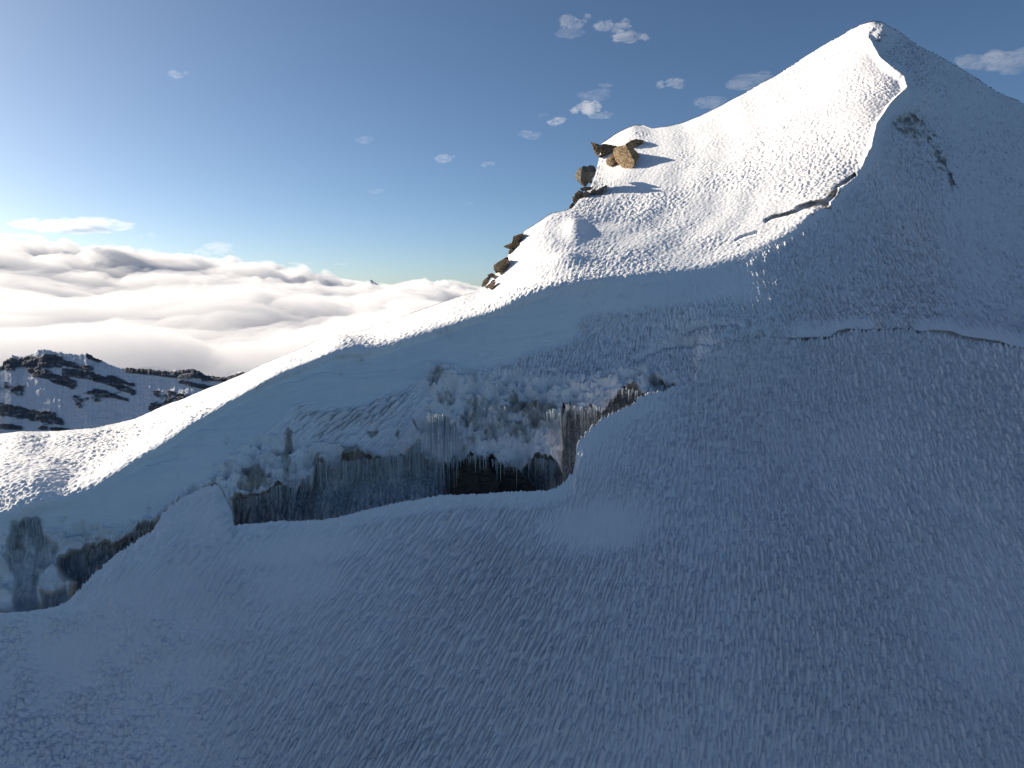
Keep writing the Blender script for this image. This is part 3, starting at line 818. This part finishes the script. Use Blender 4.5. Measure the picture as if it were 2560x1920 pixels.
tag(hull_rock('boulder', slab([(1294,315,.2),(1303,311,.2),(1318,315,0),(1334,315,0),(1325,325,-.3),(1310,335,-.3),(1299,334,0)], front_of([(1325,325),(1310,335)], -.1), 3.5), M_BROWN, 5, .15), 'broken brown rock between the pointed spike and the largest tan block', 'boulder')
tag(hull_rock('boulder', slab([(1303,329,.2),(1311,322,.2),(1321,325,0),(1314,333,-.2),(1300,339,0),(1293,340,0)], front_of([(1314,333),(1300,339)], 0), 2), M_BROWN, 25, .15), 'thin brown ledge under the broken rock above the snow hollow', 'boulder')
YB = front_of([(1272,389),(1265,403),(1284,379)], .9)
tag(hull_rock('boulder', [(1241.4,381,YB+1.2),(1246,369,YB+.9),(1249,365,YB),(1260,357.5,YB-.2),(1271,360,YB),(1286,369,YB+.6),(1285,380,YB+.4),(1272,389,YB),(1265,403,YB),(1256,399.5,YB+.2),(1246,389,YB+.8),(1254,388,YB-.5),(1256,370,YB-.6),(1272,372,YB-.5),
                       (1252,374,YB+1.8),(1268,368,YB+2.0),(1278,378,YB+2.0),(1262,392,YB+1.8)], M_GREYR, 6, .06), 'rounded grey brown boulder leaning out over the skyline with only its left rim sunlit', 'boulder')
tag(hull_rock('boulder', slab([(1269,359,.3),(1275,356.5,.2),(1283,358,.2),(1288,367,.3),(1286,374,.2),(1277,368,0)], YB+.6, 2.4), M_GREYR, 7, .1), 'small dark stone perched behind the top of the rounded boulder', 'boulder')
tag(hull_rock('boulder', slab([(1272,393,0),(1278,388,.2),(1281,392,.3),(1276,398,.1)], YB+.4, 1.2), M_BROWN, 8, .1), 'tiny brown stone tucked under the right side of the rounded boulder', 'boulder')
YP = front_of([(1279,427),(1260,435),(1262,428)], 1.4)
def P_(l, Y, d, m, s, lab, r=.12): tag(hull_rock('rock', slab(l, Y, d), m, s, r), lab, 'rock', 'rocks of the slabby pile')
P_([(1276,423,.4),(1289,411,.4),(1302,403,.5),(1313,399.6,.6),(1310.5,408,.2),(1296,418,0),(1279,427,0)], YP, 2.2, M_GREYR, 9, 'long tilted grey slab pointing up right out of the pile', .06)
P_([(1270,436,.2),(1281,427,.2),(1298,417,.2),(1305,413,.2),(1300,420,0),(1285,431,0),(1268,441,0)], YP-.3, 1.6, M_BROWN, 10, 'thin brown slab lying just under the long tilted grey slab', .08)
P_([(1259,417,.1),(1266,412,.1),(1274,416,.1),(1277,425,.1),(1270,430,0),(1262,427,0)], YP-.4, 1.8, M_GREYR, 11, 'pale grey squarish stone in the middle of the pile', .08)
P_([(1253,407,.2),(1264,403,.2),(1280,404,.2),(1277,410,0),(1266,413,0),(1256,412,0)], YP+.5, 1.8, M_BROWN, 12, 'flat dark stone capping the pile right under the rounded boulder', .1)
P_([(1241,418,.3),(1250,411,.2),(1260,414,.1),(1260,424,0),(1252,432,0),(1243,430,.1)], YP, 2, M_BROWN, 13, 'jagged brown rock on the upper left side of the pile', .16)
P_([(1236,425,.3),(1243,421,.2),(1247,430,.1),(1243,440,0),(1238,439,.1)], YP-.2, 1.5, M_TAN, 14, 'narrow tan stone on the left rim of the pile', .14)
P_([(1243,433,.2),(1254,428,.1),(1266,430,0),(1268,438,0),(1256,446,0),(1246,446,.1)], YP-.6, 1.8, M_BROWN, 15, 'broad brown rock in the lower middle of the pile', .15)
P_([(1229,445,.3),(1236,438,.2),(1244,441,.1),(1246,449,0),(1237,454,0),(1230,453,.1)], YP-.6, 1.5, M_GREYR, 16, 'small ragged stone at the bottom left end of the pile', .16)
P_([(1276,413,.2),(1284,408,.2),(1289,412,.2),(1282,419,0),(1276,420,0)], YP+.3, 1.2, M_BROWN, 26, 'small dark stone filling the notch above the pale grey stone', .12)
YM = front_of([(1119,526),(1112,536)], -.4)
tag(hull_rock('rock', slab([(1087,532,.3),(1097,528,.2),(1106,524,.1),(1118,524,0),(1121,528,0),(1112,536,0),(1104,539,0),(1094,536,.2)], YM, 2.2), M_TAN, 17, .12), 'tan rock jutting left like a beak from the skyline snow', 'rock')
tag(hull_rock('rock', slab([(1106,524,.2),(1108.5,511,.2),(1118,507,.1),(1132,503,0),(1128,513,0),(1119,526,0)], YM+.5, 2.2), M_BROWN, 18, .12), 'brown rock standing on top of the beak shaped rock', 'rock')
tag(hull_rock('rock', slab([(1099,541,.1),(1106,536,.1),(1109,541,0),(1103,548,0),(1098,549,.1)], YM-.3, 1.2), M_BROWN, 19, .12), 'small brown stone just under the beak shaped rock', 'rock')
tag(hull_rock('rock', slab([(1066,573,.3),(1076,566,.2),(1088,559,.1),(1097,555,.1),(1100,566,0),(1094,577,0),(1087,586,0),(1072,590,.1),(1067,583,.2)], front_of([(1094,577),(1087,586)], -.6), 2.6), M_BROWN, 20, .14), 'large layered grey brown rock on the lower skyline', 'rock')
tag(hull_rock('rock', slab([(1053,594,.1),(1062,590,.1),(1070,593,0),(1066,599,0),(1056,599,0)], front_of([(1066,599)], -.5), 1.5), M_BROWN, 21, .14), 'small brown stone below the large layered rock', 'rock')
tag(hull_rock('rock', slab([(1040,616,.1),(1044,606,.1),(1053,602,.1),(1057,608,0),(1049,617,0),(1041,620,.1)], front_of([(1049,617),(1057,610)], -.5), 1.6), M_BROWN, 22, .14), 'brown stone lowest left of the skyline rocks', 'rock')
tag(hull_rock('rock', slab([(1054,620,.1),(1062,612,.1),(1071,606,0),(1071,612,0),(1066,621,0),(1059,626,0)], front_of([(1066,621),(1071,612)], -.3), 1.4), M_TAN, 23, .14), 'tan stone half set in snow, lowest right of the skyline rocks', 'rock')
tag(hull_rock('rock', slab([(1046,604,.1),(1053,598,.1),(1060,601,0),(1056,606,0)], front_of([(1056,606)], -.3), 1.2), M_GREYR, 24, .12), 'flat grey stone just above the lowest brown and tan stones', 'rock')

# bedrock seen in the back of the crevasse
tag(hull_rock('bedrock', slab([(970,1082,.2),(980,1012,.6),(1000,992,.9),(1028,984,.9),(1056,1000,.5),(1078,1040,0),(1092,1084,-.3)], 46.6, 2.5), M_DARKR, 31, .10), 'dark brown bedrock in the back of the crevasse, left of the pair', 'rock')
tag(hull_rock('bedrock', slab([(1058,1084,.3),(1062,1030,.6),(1074,1008,.7),(1112,1010,.6),(1142,1040,.1),(1176,1084,-.2)], 46.9, 2.5), M_DARKR, 32, .12), 'dark brown bedrock in the back of the crevasse, right of the pair', 'rock')

# ------------------------------------------------------------------ icicles
def icicle_material():
    m, nt, b, out = new_mat('icicle_ice')
    tc = node(nt, 'TexCoord')
    n1 = node(nt, 'TexNoise', i_Scale=3.0, i_Detail=3.0); nt.links.new(tc.outputs['Object'], n1.inputs['Vector'])
    nt.links.new(mixc(nt, n1.outputs[0], (.34, .41, .47), (.60, .66, .70)), b.inputs['Base Color'])
    b.inputs['Roughness'].default_value = .28
    b.inputs['Specular IOR Level'].default_value = .5
    return m
M_ICICLE = icicle_material()
def icicle_mesh(length, rad, seed):
    rnd = random.Random(seed)
    bm = bmesh.new(); n, S = 5, 6
    rings = []
    ph = rnd.random() * 6
    for k in range(S + 1):
        t = k / S
        r = rad * (1 - t) ** .75 * (1 + .25 * math.sin(t * 14 + ph)) + .004
        if k == 0: r = rad * 1.4
        cx = .03 * math.sin(t * 3 + ph) * length * .3
        rings.append([bm.verts.new((cx + r * math.cos(a * 2 * math.pi / n), r * math.sin(a * 2 * math.pi / n), -t * length)) for a in range(n)])
    for a_, b_ in zip(rings[:-1], rings[1:]):
        for i in range(n):
            bm.faces.new((a_[i], a_[(i + 1) % n], b_[(i + 1) % n], b_[i])).smooth = True
    bm.faces.new(rings[-1])
    me = bpy.data.meshes.new('icicle'); bm.to_mesh(me); bm.free()
    me.materials.append(M_ICICLE)
    return me
def place_icicles(cliff):
    rnd = random.Random(7)
    lib = [icicle_mesh(1.0, rnd.uniform(.8, 1.2), s) for s in range(14)]
    # u0, u1, hang line as points, distance, count, lengths (m), thickness
    runs = [([(515,1085),(573,1070),(607,1050),(655,1036)], 43.6, 26, (.6, 2.0), .045), ([(690,1002),(760,1000),(838,992),(870,990)], 45.2, 44, (.7, 2.9), .045),
            ([(885,970),(905,955),(930,975)], 45.7, 16, (1.5, 3.6), .05), ([(925,905),(945,900),(965,905),(985,915)], 46.6, 34, (2.6, 5.4), .055), ([(985,985),(1030,985),(1090,1004)], 46.6, 22, (.6, 2.4), .045),
            ([(1025,900),(1050,880),(1070,890)], 48.4, 14, (.8, 2.4), .04), ([(1090,1000),(1165,992),(1203,1004)], 47.2, 30, (.7, 2.6), .05), ([(1170,900),(1195,890),(1212,900)], 48.6, 14, (1.6, 3.6), .05),
            ([(1216,905),(1224,880),(1258,886),(1300,880)], 49.4, 30, (.7, 2.4), .045), ([(1318,862),(1345,842),(1378,850)], 50.6, 12, (.4, 1.2), .045), ([(1420,832),(1452,834)], 53.0, 5, (.3, .8), .04),
            ([(24,1130),(60,1125),(80,1128)], 40.2, 16, (1.0, 3.0), .045), ([(85,1150),(130,1150),(190,1170)], 40.6, 14, (.6, 2.4), .04), ([(170,1150),(235,1165),(300,1145)], 41.2, 14, (.4, 1.4), .04)]
    for line, Y, n, (l0, l1), th in runs:
        for k in range(n):
            s = rnd.random() * (len(line) - 1); i = int(s); f = s - i
            u = line[i][0] * (1 - f) + line[i + 1][0] * f; v = line[i][1] * (1 - f) + line[i + 1][1] * f
            ln = l0 + (l1 - l0) * rnd.random() ** 2
            o = bpy.data.objects.new('icicle', lib[rnd.randrange(len(lib))])
            o.location = at(u, v - rnd.random() * 8 - 1, Y + rnd.uniform(-.15, .5))
            r = th * rnd.uniform(.4, 1.0)
            o.scale = (r, r, ln); o.rotation_euler = (0, 0, rnd.random() * 6)
            COL.objects.link(o); o.parent = cliff
place_icicles(ice_cliff)
def icicle_fringe(cliff):
    """the countless fine icicles between the large ones, one mesh"""
    rnd = random.Random(17); V_, F_ = [], []
    runs = [([(512,1086),(573,1071),(607,1051),(655,1036),(676,1030)], 43.8, 190, (.3, 1.3)), ([(684,1003),(760,1001),(838,992),(870,990)], 45.4, 300, (.4, 2.4)), ([(870,985),(900,962),(935,985),(960,1002)], 45.9, 120, (.5, 2.4)),
            ([(900,900),(945,890),(990,905),(1040,900)], 47.0, 130, (.6, 2.2)), ([(965,1003),(985,988),(1030,985),(1085,1004)], 46.8, 120, (.25, 1.3)), ([(1040,880),(1100,880),(1180,890),(1212,900)], 48.8, 170, (.3, 1.5)),
            ([(1090,1003),(1165,994),(1205,1006)], 47.4, 150, (.3, 1.8)), ([(1216,905),(1224,880),(1258,888),(1300,884)], 49.6, 130, (.3, 1.9)), ([(1312,868),(1335,846),(1378,850)], 50.8, 50, (.2, .9)),
            ([(15,1150),(50,1128),(90,1140),(125,1180)], 40.3, 110, (.4, 2.4)), ([(140,1196),(200,1186),(270,1166),(322,1140)], 41.4, 90, (.2, 1.1)), ([(540,985),(600,1010),(640,1000)], 44.6, 60, (.3, 1.2))]
    for line, Y, n, (l0, l1) in runs:
        jit = 70 if line[0] == (1040, 880) else 45 if line[0] == (900, 900) else 10
        for k in range(n):
            s = rnd.random() * (len(line) - 1); i = int(s); f = s - i
            u = line[i][0] * (1 - f) + line[i + 1][0] * f; v = line[i][1] * (1 - f) + line[i + 1][1] * f
            v += rnd.random() * jit if jit > 10 else 0
            p = at(u, v - rnd.random() * 10 + 2, Y + rnd.uniform(-.25, .5)); ln = l0 + (l1 - l0) * rnd.random() ** 2.2; r = rnd.uniform(.010, .024)
            b0 = len(V_)
            for a in range(3):
                V_.append((p.x + r * math.cos(a * 2.1 + k), p.y + r * math.sin(a * 2.1 + k), p.z))
            V_.append((p.x + rnd.uniform(-.02, .02), p.y, p.z - ln))
            for a in range(3): F_.append((b0 + a, b0 + (a + 1) % 3, b0 + 3))
    me = bpy.data.meshes.new('icicle_fringe'); me.from_pydata(V_, [], F_); me.materials.append(M_ICICLE)
    o = bpy.data.objects.new('icicle_fringe', me); COL.objects.link(o); o.parent = cliff; o['kind'] = 'stuff'
icicle_fringe(ice_cliff)

# ------------------------------------------------------------------ a far summit just clearing the cloud sea
def far_summit():
    bm = bmesh.new(); c = at(803, 617, 21000); n = 40
    rings = []
    for k, (r, h) in enumerate([(0, 290), (50, 240), (120, 185), (230, 120), (420, 20), (900, -250), (1800, -700)]):
        ring = []
        for i in range(n):
            a = i / n * 2 * math.pi
            rr = .55 * r * (1 + .35 * mnoise.noise(Vector((math.cos(a) * 1.6, math.sin(a) * 1.6, k * .4))))
            ring.append(bm.verts.new((rr * math.cos(a), rr * math.sin(a), .6 * h + 40 * mnoise.noise(Vector((math.cos(a) * 3, math.sin(a) * 3, k))) * (k > 0))))
        rings.append(ring)
    for p, q in zip(rings[:-1], rings[1:]):
        for i in range(n): bm.faces.new((p[i], q[i], q[(i + 1) % n], p[(i + 1) % n]))
    bmesh.ops.remove_doubles(bm, verts=bm.verts, dist=1)
    me = bpy.data.meshes.new('distant_summit'); bm.to_mesh(me); bm.free(); me.materials.append(M_FAR)
    o = bpy.data.objects.new('distant_summit', me); COL.objects.link(o); o.location = c
    tag(o, kind='structure')
far_summit()
